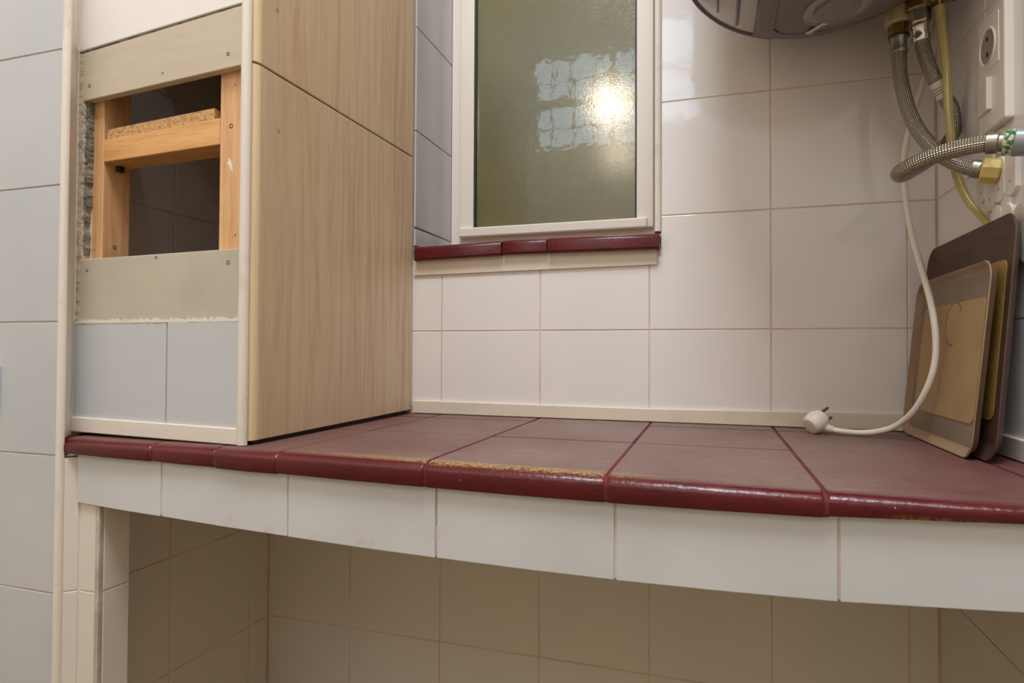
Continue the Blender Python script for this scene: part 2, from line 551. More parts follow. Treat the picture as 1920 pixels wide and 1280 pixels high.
# ------------------------------------------------------------------ red glaze
def red_mat(name, worn):
    k = M(name, srgb(90, 12, 22), 0.33)
    k.mix(k.ramp(k.noise(18, 4), 0.35, 0.7), srgb(78, 9, 20))
    sep = k.n('ShaderNodeSeparateXYZ')
    k.l(k.pos, sep.inputs[0])
    X, Y, Z = sep.outputs
    if worn:
        # dull, dusty top face, worn by use, grey sheen painted in; the rounded front keeps its red glaze
        nrm = k.n('ShaderNodeSeparateXYZ')
        k.l(k.n('ShaderNodeNewGeometry').outputs['Normal'], nrm.inputs[0])
        top = k.ramp(nrm.outputs[2], 0.90, 0.995)
        streak = k.ramp(k.noise(1.0, 5, 0.6, k.mapped((30, 110, 30))), 0.25, 0.75)
        blot = k.ramp(k.noise(4.5, 3), 0.3, 0.65)
        dust_sheen = k.math('MULTIPLY', k.math('MULTIPLY', top, k.math('ADD', 0.55, k.math('MULTIPLY', 0.6, k.math('MULTIPLY', k.ramp(X, -0.95, -0.55), k.ramp(X, -0.04, -0.24))))), k.math('ADD', k.math('MULTIPLY', streak, 0.35), k.math('ADD', k.math('MULTIPLY', blot, 0.35), 0.25)))
        k.mix(dust_sheen, srgb(136, 116, 108))
        # yellow bare clay along the worn front edge in the middle, and a little under the nose on the right
        midx = k.math('MULTIPLY', k.ramp(X, -0.84, -0.62), k.ramp(X, -0.38, -0.46))
        slope = k.math('SUBTRACT', Y, k.math('MULTIPLY', X, -0.045))
        band = k.math('MULTIPLY', k.ramp(slope, -0.521, -0.516), k.ramp(slope, -0.5025, -0.5065))
        speck = k.ramp(k.noise(280, 4, 0.8), 0.47, 0.54)
        k.mix(k.math('MULTIPLY', k.math('MULTIPLY', midx, band), k.math('MULTIPLY', speck, k.ramp(Z, -0.0080, -0.0050))), srgb(176, 144, 88))
        lowx = k.math('MULTIPLY', k.ramp(X, -0.20, -0.17), k.ramp(X, -0.10, -0.12))
        lowz = k.math('MULTIPLY', k.ramp(Z, -0.0145, -0.0185), speck)
        k.mix(k.math('MULTIPLY', lowx, k.math('MULTIPLY', lowz, 0.8)), srgb(170, 126, 62))
        k.mix(k.math('MULTIPLY', k.ramp(k.noise(120, 1), 0.79, 0.82), 0.7), srgb(196, 160, 130))
        rg = k.n('ShaderNodeMapRange')
        rg.inputs[3].default_value, rg.inputs[4].default_value = 0.30, 0.50
        k.l(top, rg.inputs[0])
        k.l(rg.outputs[0], k.b.inputs['Roughness'])
    k.bump(k.noise(150, 3), 0.45, 0.0014)
    return k.m
red_top = red_mat('red_glaze_worn', True)
red_sill = red_mat('red_glaze', False)
k = M('red_grout', srgb(104, 34, 38), 0.8)
k.mix(k.ramp(k.noise(20, 3), 0.4, 0.7), srgb(82, 26, 32)).bump(k.noise(200, 3), 0.4)
red_grout = k.m
k = M('slab', srgb(170, 160, 145), 0.9)
slab_m = k.m

# ------------------------------------------------------------------ counter
counter = tag(empty('counter', (-0.6, -0.26, -0.06)), 'long dark red tiled counter with a white tiled front, below the window', 'counter')
bm = bmesh.new()
add_hexa(bm, [(-1.18, -0.468, -0.07), (-0.0005, -0.508, -0.07), (-0.0005, -0.0005, -0.07), (-1.2395, -0.0005, -0.07), (-1.2395, -0.43, -0.07)][::1],
         [(-1.18, -0.468, -0.012), (-0.0005, -0.508, -0.012), (-0.0005, -0.0005, -0.012), (-1.2395, -0.0005, -0.012), (-1.2395, -0.43, -0.012)])
put(centre(finish(bm, 'slab', slab_m)), counter)
bm = bmesh.new()
add_hexa(bm, [(-1.18, -0.470, -0.0095), (-0.0005, -0.500, -0.0095), (-0.0005, -0.0005, -0.0095), (-1.2395, -0.0005, -0.0095), (-1.2395, -0.43, -0.0095)],
         [(-1.18, -0.470, -0.0016), (-0.0005, -0.500, -0.0016), (-0.0005, -0.0005, -0.0016), (-1.2395, -0.0005, -0.0016), (-1.2395, -0.43, -0.0016)])
put(centre(finish(bm, 'joint_bed', red_grout)), counter)

NOSE = [(-1.1970, -.4870, -.0217), (-1.04, -.4880, -.0240), (-.935, -.4890, -.0257), (-.839, -.4910, -.0268), (-.64, -.4970, -.0283), (-.437, -.5060, -.0277), (-.24, -.5180, -.0233), (-.0405, -.5240, -.0143), (-.0008, -.525, -.0115)]
YMID = -0.268
def nose_section(x, yf, zb, yback, dz=0.0):
    ry, rz = 0.019, min(0.0110, -zb * 0.55)
    pts = [(yback, 0.0), (yf + ry, 0.0)]
    for i in range(1, 8):
        t = i / 8 * pi / 2
        pts.append((yf + ry - ry * math.sin(t), -rz + rz * math.cos(t)))
    pts += [(yf, -rz), (yf, zb + 0.004), (yf + 0.0015, zb + 0.001), (yf + 0.005, zb), (yf + 0.016, zb), (yf + 0.017, max(-0.013, zb + 0.001)), (yback, max(-0.011, zb + 0.002))]
    return [(x, y, z + dz) for y, z in pts]
def nose_piece(a, b, yback, parent):
    dy, dz = random.uniform(-0.0012, 0.0010), random.uniform(-0.0006, 0.0003)
    db = random.uniform(-0.0010, 0.0008)
    xa, xb = a[0] + 0.0014, b[0] - 0.0014
    if a is NOSE[0]: xa = a[0]
    mid = ((a[0] + b[0]) / 2, (a[1] + b[1]) / 2 - 0.0006, (a[2] + b[2]) / 2 - 0.0003)
    secs = []
    for x, p, s in ((xa, a, 0.0010), (xa + 0.0010, a, 0.0003), (xa + 0.003, a, 0), (mid[0], mid, 0), (xb - 0.003, b, 0), (xb - 0.0010, b, 0.0003), (xb, b, 0.0010)):
        secs.append(nose_section(x, p[1] + dy + s, p[2] + db + s, yback, dz - s * 0.6))
    bm = bmesh.new()
    R = [[bm.verts.new(p) for p in s] for s in secs]
    n = len(R[0])
    for r0, r1 in zip(R, R[1:]):
        for i in range(n):
            j = (i + 1) % n
            bm.faces.new((r0[i], r0[j], r1[j], r1[i]))
    bm.faces.new(R[0]); bm.faces.new(R[-1][::-1])
    o = finish(bm, 'edge_tile', red_top, None, True)
    m = o.modifiers.new('edge', 'EDGE_SPLIT'); m.split_angle = math.radians(40)
    return put(centre(o), parent)
for a, b in zip(NOSE, NOSE[1:]):
    nose_piece(a, b, YMID - 0.0012, counter)
# paint filled joints between the edge tiles
for p in NOSE[1:-1]:
    bm = bmesh.new()
    s0 = nose_section(p[0] - 0.0022, p[1] + 0.0010, p[2] + 0.0006, YMID, -0.0008)
    s1 = [(q[0] + 0.0044, q[1], q[2]) for q in s0]
    add_hexa(bm, s0, s1)
    put(centre(finish(bm, 'joint', red_grout)), counter)
XT = [-1.239, -1.04, -0.839, -0.640, -0.437, -0.240, -0.0405, -0.0008]
for a, b in zip(XT, XT[1:]):
    for c, d in ((YMID, -0.060), (-0.060, -0.0005)):
        g = 0.0018
        dz = random.uniform(-0.0003, 0.0003)
        bm = bmesh.new()
        add_box(bm, a + g, b - g, c + 0.0012, d - 0.0012, -0.011, dz)
        e = [x for x in bm.edges if all(v.co.z > -0.003 for v in x.verts)]
        bevel(bm, 0.0012, 2, e)
        put(centre(finish(bm, 'top_tile', red_top)), counter)
# white front tiles
FAS = [(-1.1800, -.4780, -.0901), (-1.0287, -.4790, -.0970), (-.8287, -.4820, -.1039), (-.6287, -.4880, -.1073), (-.4287, -.4970, -.1061), (-.2287, -.5090, -.0985), (-.0008, -.5160, -.0818)]
k = M('front_tile', srgb(206, 209, 212), 0.24)
k.mix(k.ramp(k.noise(6, 2), 0.4, 0.65), srgb(200, 203, 206))
sep = k.n('ShaderNodeSeparateXYZ'); k.l(k.pos, sep.inputs[0])
k.mix(k.math('MULTIPLY', k.math('MULTIPLY', k.ramp(sep.outputs[2], -0.070, -0.088), k.ramp(sep.outputs[0], -0.40, -0.60)), k.math('MULTIPLY', k.ramp(k.noise(38, 5, 0.65), 0.60, 0.74), 0.55)), srgb(202, 158, 100))
k.bump(k.noise(16, 1), 0.25, 0.0006)
front_tile = k.m
for a, b in zip(FAS, FAS[1:]):
    xa, xb = a[0] + 0.0011, b[0] - 0.0011
    m = ((xa + xb) / 2, (a[1] + b[1]) / 2 - 0.0003, (a[2] + b[2]) / 2 - 0.0005)
    dy = random.uniform(-0.0006, 0.0006)
    f = [(xa, a[1] + dy, a[2]), (m[0], m[1] + dy, m[2]), (xb, b[1] + dy, b[2]), (xb, b[1] + dy, -0.014), (m[0], m[1] + dy, -0.014), (xa, a[1] + dy, -0.014)]
    bm = bmesh.new()
    add_hexa(bm, f, [(x, y + 0.007, z) for x, y, z in f])
    bmesh.ops.recalc_face_normals(bm, faces=bm.faces)
    bevel(bm, 0.001, 2)
    put(centre(finish(bm, 'front_tile', front_tile)), counter)
bm = bmesh.new()
for p, q in zip(FAS, FAS[1:]):
    f = [(p[0], p[1] + 0.0018, p[2] + 0.002), (q[0], q[1] + 0.0018, q[2] + 0.002), (q[0], q[1] + 0.0018, -0.02), (p[0], p[1] + 0.0018, -0.02)]
    add_hexa(bm, f, [(x, y + 0.010, z) for x, y, z in f])
put(centre(finish(bm, 'front_bed', grout)), counter)

# ------------------------------------------------------------------ red sill of the window
sill = tag(empty('window_sill', (-0.66, 0.0, 0.30)), 'narrow dark red tiled sill under the small window', 'sill')
def sill_piece(x0, x1, za, zb, dy):
    bm = bmesh.new()
    def sec(x, zt, s):
        yf, h = -0.0195 + dy + s, 0.0275
        p = [(0.14, 0.0)] + [(yf + 0.014 - 0.014 * math.sin(t), -0.009 + 0.009 * math.cos(t)) for t in [i * pi / 2 / 6 for i in range(7)]]
        p += [(yf, -h + 0.003), (yf + 0.003, -h), (yf + 0.0175, -h), (yf + 0.0178, -0.013), (0.14, -0.012)]
        return [(x, y, z + zt - s) for y, z in p]
    zc = lambda x: za + (zb - za) * (x - x0) / (x1 - x0)
    R = [[bm.verts.new(p) for p in sec(x, zc(x), s)] for x, s in ((x0, .001), (x0 + .002, 0), (x1 - .002, 0), (x1, .001))]
    n = len(R[0])
    for r0, r1 in zip(R, R[1:]):
        for i in range(n):
            j = (i + 1) % n
            bm.faces.new((r0[i], r0[j], r1[j], r1[i]))
    bm.faces.new(R[0]); bm.faces.new(R[-1][::-1])
    o = finish(bm, 'edge_tile', red_sill, None, True)
    m = o.modifiers.new('edge', 'EDGE_SPLIT'); m.split_angle = math.radians(40)
    put(centre(o), sill)
sill_piece(-0.8925, -0.7125, 0.3290, 0.3325, 0.0)
sill_piece(-0.7105, -0.6248, 0.3335, 0.3330, 0.0015)
sill_piece(-0.6228, -0.4225, 0.3328, 0.3312, -0.0012)

# ------------------------------------------------------------------ boxed-in column with the open hatch
YF0, SL = -0.4896, -0.03
def fy(x, d=0.0):
    return YF0 + SL * x + d
col = tag(empty('boxed_column', (-1.06, -0.3, 0.0)), 'boxed in column with an open wooden hatch and pale wood side, standing on the counter', 'cabinet')
def slab_front(name, mat, pts, d0, d1, bev=0.0012, parent=None):
    """pts: (x,z) outline on the slightly turned front plane; from depth d0 back to d1"""
    bm = bmesh.new()
    add_hexa(bm, [(x, fy(x, d0), z) for x, z in pts], [(x, fy(x, d1), z) for x, z in pts])
    if bev:
        bevel(bm, bev, 2)
    return put(centre(finish(bm, name, mat)), parent or col)

k = M('primer_board', srgb(198, 186, 166), 0.6)
k.mix(k.ramp(k.noise(1.0, 5, 0.6, k.mapped((6, 6, 70))), 0.35, 0.7), srgb(190, 178, 158))
k.mix(k.math('MULTIPLY', k.ramp(k.noise(55, 3), 0.72, 0.78), 0.5), srgb(168, 152, 130)).bump(k.noise(90, 3), 0.12)
board_m = k.m
k = M('grey_board', srgb(190, 182, 165), 0.6)
k.mix(k.ramp(k.noise(14, 4), 0.4, 0.7), srgb(181, 173, 156)).bump(k.noise(90, 3), 0.1)
board2_m = k.m
def pine(name, vert, c1, c2, c3):
    k = M(name, c1, 0.5)
    sc_ = (26, 26, 1.6) if vert else (1.6, 26, 26)
    g = k.noise(4.0, 5, 0.62, k.mapped(sc_), 0.4)
    k.mix(k.ramp(g, 0.42, 0.66), c2)
    fine = k.noise(1.0, 3, 0.5, k.mapped(tuple(x * 16 for x in sc_)))
    k.mix(k.math('MULTIPLY', k.ramp(fine, 0.5, 0.75), 0.35), c3)
    k.bump(fine, 0.12)
    return k.m
pine_v = pine('pine_upright', True, srgb(222, 178, 130), srgb(206, 156, 106), srgb(178, 122, 74))
pine_h = pine('pine_cross', False, srgb(226, 176, 116), srgb(208, 152, 92), srgb(176, 120, 66))
k = M('chipboard', srgb(206, 164, 112), 0.8)
k.mix(k.ramp(k.noise(260, 3, 0.7), 0.45, 0.62), srgb(168, 122, 74))
k.mix(k.ramp(k.noise(340, 2), 0.60, 0.68), srgb(224, 190, 142)).bump(k.noise(300, 3), 0.5)
chip_m = k.m
k = M('screw_dark', srgb(70, 62, 56), 0.4, 0.6)
screw_m = k.m
k = M('putty', srgb(200, 190, 172), 0.9)
putty_m = k.m

# top tile band, its broken lower edge with dark adhesive
slab_front('tile', white_tile, [(-1.2275, 0.5585), (-0.9205, 0.5780), (-0.9205, 0.80), (-1.2275, 0.80)], -0.001, 0.010)
k = M('adhesive', srgb(104, 104, 96), 0.95)
k.mix(k.ramp(k.noise(60, 4), 0.45, 0.6), srgb(140, 138, 128)).bump(k.noise(220, 4), 0.8, 0.002)
adhesive = k.m
bm = bmesh.new()
N = 40
top_, bot_ = [], []
for i in range(N + 1):
    t = i / N
    x = -1.227 + t * 0.306
    z = 0.5585 + t * 0.0195
    top_.append((x, z + 0.001))
    bot_.append((x, z - 0.0035 - 0.003 * random.random() * (1 if 0.1 < t < 0.9 else 0.3)))
pts = top_ + bot_[::-1]
va = [bm.verts.new((x, fy(x, 0.001), z)) for x, z in pts]
vb = [bm.verts.new((x, fy(x, 0.011), z)) for x, z in pts]
n = len(pts)
for i in range(N):
    for v in (va, vb):
        bm.faces.new((v[i], v[i + 1], v[n - 2 - i], v[n - 1 - i]))
for i in range(n):
    j = (i + 1) % n
    bm.faces.new((va[i], va[j], vb[j], vb[i]))
put(centre(finish(bm, 'adhesive_line', adhesive)), col)
b1 = slab_front('upper_board', board_m, [(-1.2120, 0.4852), (-0.9200, 0.4963), (-0.9200, 0.5755), (-1.2120, 0.5560)], 0.0, 0.0118)
b2 = slab_front('lower_board', board2_m, [(-1.2150, 0.1640), (-0.9195, 0.1648), (-0.9195, 0.2556), (-1.2120, 0.2538)], 0.0, 0.0118)
b1['label'] = 'painted beige board above the hatch'
b2['label'] = 'painted grey board below the hatch'
# tiles below, with plaster line
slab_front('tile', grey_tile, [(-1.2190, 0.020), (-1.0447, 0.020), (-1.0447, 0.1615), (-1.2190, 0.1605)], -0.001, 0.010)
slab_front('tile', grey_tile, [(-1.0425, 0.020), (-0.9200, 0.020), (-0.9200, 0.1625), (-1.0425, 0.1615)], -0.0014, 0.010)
slab_front('tile_bed', grout, [(-1.2190, 0.004), (-0.9200, 0.004), (-0.9200, 0.160), (-1.2190, 0.159)], 0.002, 0.012, 0)
bm = bmesh.new()
for i in range(60):
    x = -1.217 + i * 0.297 / 60
    h = 0.0018 + 0.0022 * random.random()
    add_box(bm, x, x + 0.0056, fy(x, -0.0012 - 0.0008 * random.random()), fy(x, 0.006), 0.1606 - 0.0005 * random.random(), 0.1624 + h)
put(centre(finish(bm, 'plaster_line', white_paint)), col)
bst = slab_front('foot_strip', white_paint, [(-1.2225, 0.0046), (-0.9195, 0.0006), (-0.9195, 0.0218), (-1.2225, 0.0258)], -0.0052, 0.002)

# rough plaster and mesh strip left of the hatch
def ragged(name, mat, xl, xr, z0, z1, d0, d1, amp, nseg=70):
    bm = bmesh.new()
    L, R = [], []
    jl = jr = 0
    for i in range(nseg + 1):
        z = z0 + (z1 - z0) * i / nseg
        jl = 0.6 * jl + random.uniform(-amp, amp)
        jr = 0.6 * jr + random.uniform(-amp, amp)
        a = xl(z) if callable(xl) else xl
        b = xr(z) if callable(xr) else xr
        L.append((a + jl * 0.6, z)); R.append((max(b + jr, a + 0.0008), z))
    def ringv(d):
        return [[bm.verts.new((x, fy(x, d + random.uniform(-0.0006, 0.0006)), z)) for x, z in s] for s in (L, R)]
    fl, fr = ringv(d0); bl, br = ringv(d1)
    for i in range(nseg):
        bm.faces.new((fl[i], fr[i], fr[i + 1], fl[i + 1]))
        bm.faces.new((bl[i], bl[i + 1], br[i + 1], br[i]))
        bm.faces.new((fl[i], fl[i + 1], bl[i + 1], bl[i]))
        bm.faces.new((fr[i], br[i], br[i + 1], fr[i + 1]))
    for q in (0, nseg):
        bm.faces.new((fl[q], fr[q], br[q], bl[q]))
    return put(centre(finish(bm, name, mat)), col)
k = M('rough_plaster', srgb(206, 196, 178), 0.95)
k.mix(k.ramp(k.noise(90, 5, 0.7), 0.50, 0.62), srgb(166, 156, 138)).bump(k.noise(260, 4, 0.7), 0.9, 0.003)
plaster = k.m
ragged('plaster_edge', plaster, -1.2215, -1.2105, 0.161, 0.556, 0.0, 0.014, 0.0012)
ragged('adhesive_strip', adhesive, -1.2135, lambda z: -1.2045 if z > 0.33 else -1.2080, 0.262, 0.486, 0.0035, 0.014, 0.0012)
slab_front('back_strip', white_paint, [(-1.2240, 0.0046), (-1.2060, 0.0046), (-1.2060, 0.80), (-1.2240, 0.80)], 0.012, 0.03, 0)

# timber frame of the hatch
d = 0.0125
bm = bmesh.new()
add_hexa(bm, [(-1.216, fy(-1.216, d), 0.17), (-1.185, fy(-1.185, d), 0.17), (-1.185, -0.396, 0.17), (-1.216, -0.396, 0.17)],
         [(-1.216, fy(-1.216, d), 0.555), (-1.185, fy(-1.185, d), 0.555), (-1.185, -0.396, 0.555), (-1.216, -0.396, 0.555)])
bevel(bm, 0.0015, 2)
postl = put(centre(finish(bm, 'post', pine_v)), col)
bm = bmesh.new()
add_hexa(bm, [(-0.969, fy(-0.969, d), 0.17), (-0.9245, fy(-0.9245, d), 0.17), (-0.9245, -0.40, 0.17), (-0.969, -0.40, 0.17)],
         [(-0.969, fy(-0.969, d), 0.560), (-0.9245, fy(-0.9245, d), 0.560), (-0.9245, -0.40, 0.560), (-0.969, -0.40, 0.560)])
bevel(bm, 0.0015, 2)
postr = put(centre(finish(bm, 'post', pine_v)), col)
bm = bmesh.new()
q = lambda x, y, z: (x, y, z)
add_hexa(bm, [(-1.1850, fy(-1.185, d + 0.0005), 0.3972), (-0.9700, fy(-0.97, d + 0.0005), 0.4008), (-0.9700, -0.404, 0.4008), (-1.1850, -0.398, 0.3972)],
         [(-1.1850, fy(-1.185, d + 0.0005), 0.4300), (-0.9700, fy(-0.97, d + 0.0005), 0.4368), (-0.9700, -0.404, 0.4368), (-1.1850, -0.398, 0.4300)])
bevel(bm, 0.0012, 2)
put(centre(finish(bm, 'cross_rail', pine_h)), col)
bm = bmesh.new()
add_hexa(bm, [(-1.1800, fy(-1.18, d + 0.002), 0.4303), (-0.9814, fy(-0.98, d + 0.002), 0.4366), (-0.9814, -0.405, 0.4366), (-1.1800, -0.4, 0.4303)],
         [(-1.1800, fy(-1.18, d + 0.002), 0.4452), (-0.9814, fy(-0.98, d + 0.002), 0.4522), (-0.9814, -0.405, 0.4522), (-1.1800, -0.4, 0.4452)])
bevel(bm, 0.0006, 1)
put(centre(finish(bm, 'chipboard_strip', chip_m)), col)
k = M('plaster_smear', srgb(226, 214, 198), 0.9)
k.bump(k.noise(300, 4), 0.8, 0.002)
def smear(cx, cz, w_, h_, parent, tilt=0.0, d_=0.0115):
    bm = bmesh.new()
    NN = 18
    c0 = bm.verts.new((cx, fy(cx, d_ - 0.0008), cz))
    vs = []
    for i in range(NN):
        t = 2 * pi * i / NN
        rr = 0.65 + 0.5 * random.random()
        a, b = w_ * rr * math.cos(t), h_ * rr * math.sin(t)
        x = cx + a * math.cos(tilt) - b * math.sin(tilt)
        z = cz + a * math.sin(tilt) + b * math.cos(tilt)
        vs.append(bm.verts.new((x, fy(x, d_ + 0.0012), z)))
    for i in range(NN):
        bm.faces.new((c0, vs[i], vs[(i + 1) % NN]))
    o = finish(bm, 'plaster_smear', k.m, None, True)
    return put(centre(o), parent)
smear(-0.951, 0.3705, 0.0045, 0.0105, col, 0.35)
smear(-1.2115, 0.455, 0.003, 0.014, col)
smear(-1.2115, 0.385, 0.003, 0.018, col)
smear(-1.2120, 0.345, 0.0025, 0.016, col)

# screws in boards and posts
def screw(x, z, d0, parent, r=0.0026, axis=(0, -1, 0), loc=None):
    p = loc or (x, fy(x, d0), z)
    o = lathe('screw', screw_m, [(-0.002, r), (0.0002, r), (0.0004, r * 0.82), (-0.0004, r * 0.35)], p, axis, None, 12)
    return put(centre(o), parent)
for x, z in ((-1.1988, 0.5063), (-0.9449, 0.5141), (-1.0588, 0.5049)):
    screw(x, z, 0, col, 0.0026 if x != -1.0588 else 0.0016)
for x, z in ((-1.198, 0.2371), (-1.0656, 0.2500), (-0.9405, 0.2377)):
    screw(x, z, 0, col, 0.0028 if x > -1 else 0.0022)
for x, z, r in ((-0.950, 0.4231, 0.0032), (-0.944, 0.4780, 0.0012), (-0.9410, 0.2760, 0.0014), (-1.2000, 0.4640, 0.0012), (-1.2000, 0.2690, 0.0012)):
    screw(x, z, d, col, r)
screw(0, 0, 0, col, 0.0030, (1, 0, 0), (-1.185, -0.421, 0.2751))
bm = bmesh.new()
add_box(bm, -1.1850, -1.1770, -0.4215, -0.4130, 0.3885, 0.3970)
put(centre(finish(bm, 'bracket', screw_m)), col)

# white quarter-round bead at the front corner
bm = bmesh.new()
prof = [(-0.9215, -0.4615)] + [(-0.9138 + 0.0074 * math.sin(t), -0.4622 - 0.0068 * math.cos(t)) for t in [(-1 + i / 6) * pi / 2 for i in range(13)]] + [(-0.9066, -0.4615)]
add_hexa(bm, [(x, y, 0.0006) for x, y in prof], [(x, y, 0.80) for x, y in prof])
put(centre(finish(bm, 'corner_bead', white_paint)), col)

# pale wood side panels
k = M('pale_wood', srgb(216, 197, 168), 0.42)
sep = k.n('ShaderNodeSeparateXYZ'); k.l(k.pos, sep.inputs[0])
stave = k.math('FLOOR', k.math('MULTIPLY', k.math('ADD', sep.outputs[1], k.math('MULTIPLY', k.math('FLOOR', k.math('MULTIPLY', k.math('SUBTRACT', sep.outputs[2], 0.504), 1.0)), 0.033)), 17.0))
wn = k.n('ShaderNodeTexWhiteNoise', noise_dimensions='1D'); k.l(stave, wn.inputs['W'])
k.mix(k.math('MULTIPLY', wn.outputs['Value'], 0.9), srgb(204, 182, 150))
g = k.noise(2.2, 6, 0.62, k.mapped((10, 18, 0.9)), 1.6)
k.mix(k.math('MULTIPLY', k.ramp(g, 0.46, 0.64), 0.7), srgb(190, 160, 124))
g2 = k.noise(9.0, 4, 0.6, k.mapped((20, 60, 1.6)), 0.3)
k.mix(k.math('MULTIPLY', k.ramp(g2, 0.52, 0.70), 0.35), srgb(220, 196, 160))
k.bump(g, 0.05)
pale = k.m
k = M('panel_edge', srgb(232, 212, 174), 0.45)  # lit look of the front edge put into a paler wood colour
g = k.noise(3.0, 4, 0.6, k.mapped((60, 60, 2)))
k.mix(k.ramp(g, 0.4, 0.7), srgb(222, 198, 158))
edge_m = k.m
def side_panel(z00, z01, z10, z11):
    """front bottom, back bottom, front top, back top"""
    x0, x1, yb, yf = -0.9212, -0.9030, -0.006, -0.4485
    bm = bmesh.new()
    add_hexa(bm, [(x0, yf, z00), (x1, yf, z00), (x1, yb, z01), (x0, yb, z01)], [(x0, yf, z10), (x1, yf, z10), (x1, yb, z11), (x0, yb, z11)])
    bevel(bm, 0.0014, 2)
    o = put(centre(finish(bm, 'side_panel', pale)), col)
    bm = bmesh.new()
    pr = [(x0, yf)] + [(-0.9032 - 0.011 + 0.011 * math.cos(t), yf - 0.0125 * math.sin(t)) for t in [i / 8 * pi / 2 for i in range(9)]] + [(x0, yf - 0.0125)]
    add_hexa(bm, [(x, y, z00 + 0.0005) for x, y in pr], [(x, y, z10 - 0.0005) for x, y in pr])
    e = centre(finish(bm, 'panel_edge', edge_m))
    e.parent = o
    e.location = Vector(e.location) - o.location - col.location
    e['label'] = 'lighter rounded front edge'
    return o
p1 = side_panel(0.0050, 0.0075, 0.4985, 0.5085)
p2 = side_panel(0.5010, 0.5110, 0.86, 0.86)
for y, z in ((-0.412, 0.424), (-0.418, 0.589)):
    o = lathe('screw', screw_m, [(-0.002, 0.0026), (0.0003, 0.0026), (-0.0008, 0.001)], (-0.903, y, z), (1, 0, 0), None, 12)
    put(centre(o), col)
# dark strip painting the shade in the open gap under the panel, and the box's inside
k = M('dark_gap', srgb(38, 30, 28), 0.9)
box('gap_shade_strip', k.m, (-0.9190, -0.9065, -0.452, -0.02, 0.0004, 0.0068), None)
put(bpy.data.objects['gap_shade_strip'], col)
k = M('box_inside', srgb(120, 108, 92), 0.9)
bm = bmesh.new()
add_box(bm, -1.239, -0.9215, -0.44, -0.002, 0.80, 0.815)
put(centre(finish(bm, 'box_top', k.m)), col)

# ------------------------------------------------------------------ water heater
HC = Vector((-0.1934, -0.1963, 0.6903))
HR, HH = 0.1813, 0.1000
HF = 0.25           # body stretched forward, out of view, to shade the wall below
def yr(y):
    return HF if y < HC.y else HR
heater = tag(empty('water_heater', (HC.x, HC.y, 0.9)), 'grey wall mounted water heater with domed underside and round dial', 'water heater')
k = M('heater_shell', srgb(180, 176, 170), 0.28)
shell_m = k.m
k = M('heater_cover', srgb(166, 161, 157), 0.34)
k.bump(k.noise(300, 2), 0.05)
cover_m = k.m
k = M('heater_rim', srgb(104, 94, 104), 0.32)
rim_m = k.m
def dome(p, grow=0.0):
    """lower dome point for polar (radius fraction, angle)"""
    f, a = p
    return Vector((HC.x + (HR + grow) * f * math.cos(a), HC.y + ((HF if math.sin(a) < 0 else HR) + grow) * f * math.sin(a), HC.z - (HH + grow) * math.sqrt(max(0, 1 - f * f))))
def dome_xy(x, y, grow=0.0):
    f2 = ((x - HC.x) / (HR + grow)) ** 2 + ((y - HC.y) / (yr(y) + grow)) ** 2
    return Vector((x, y, HC.z - (HH + grow) * math.sqrt(max(0, 1 - f2))))
bm = bmesh.new()
n = 64
R = [[bm.verts.new(dome((math.sin(t), 2 * pi * j / n))) for j in range(n)] for t in [max(i, 0.04) / 14 * pi / 2 for i in range(15)]]
R.append([bm.verts.new((v.co.x, v.co.y, 1.22)) for v in R[-1]])
for a, b in zip(R, R[1:]):
    for j in range(n):
        bm.faces.new((a[j], a[(j + 1) % n], b[(j + 1) % n], b[j]))
bm.faces.new(R[0]); bm.faces.new(R[-1])
put(finish(bm, 'shell', shell_m, None, True), heater)
def dome_sheet(name, mat, inside, grow, thick, nx=70):
    """piece of the cover that follows the dome, inside(x,y) in the heater's plan"""
    bm = bmesh.new()
    st = 2 * HR / nx
    keep = {}
    for i in range(nx + 1):
        for j in range(nx + 1):
            x, y = HC.x - HR + i * st, HC.y - HR + j * st
            if ((x - HC.x) ** 2 + ((y - HC.y) * HR / yr(y)) ** 2) < (HR * 0.995) ** 2 and inside(x, y):
                keep[i, j] = bm.verts.new(dome_xy(x, y, grow))
    for (i, j) in list(keep):
        qd = [(i, j), (i + 1, j), (i + 1, j + 1), (i, j + 1)]
        if all(p in keep for p in qd):
            bm.faces.new([keep[p] for p in qd])
        elif sum(p in keep for p in qd) == 3:
            bm.faces.new([keep[p] for p in qd if p in keep])
    bmesh.ops.solidify(bm, geom=bm.faces[:], thickness=thick)
    return put(finish(bm, name, mat, None, True), heater)
def rr(x, y, x0, x1, y0, y1, r):
    dx = max(x0 + r - x, x - (x1 - r), 0)
    dy = max(y0 + r - y, y - (y1 - r), 0)
    return x0 <= x <= x1 and y0 <= y <= y1 and dx * dx + dy * dy <= r * r
def disc_sheet(name, mat, cx, cy, pts_r, parent=heater, n=40):
    """ring or disc on the dome: pts_r = list of (radius, height above dome)"""
    nrm = Vector(((cx - HC.x) / HR ** 2, (cy - HC.y) / yr(cy) ** 2, (dome_xy(cx, cy).z - HC.z) / HH ** 2)).normalized()
    U = nrm.orthogonal().normalized(); V = nrm.cross(U)
    bm = bmesh.new()
    rings = []
    for r, h in pts_r:
        rings.append([bm.verts.new(dome_xy(cx, cy) + nrm * h + (U * math.cos(2 * pi * j / n) + V * math.sin(2 * pi * j / n)) * max(r, 1e-4)) for j in range(n)])
    for a, b in zip(rings, rings[1:]):
        for j in range(n):
            bm.faces.new((a[j], a[(j + 1) % n], b[(j + 1) % n], b[j]))
    bm.faces.new(rings[0]); bm.faces.new(rings[-1])
    o = put(finish(bm, name, mat, None, True), heater)
    m = o.modifiers.new('edge', 'EDGE_SPLIT'); m.split_angle = math.radians(35)
    return o, nrm
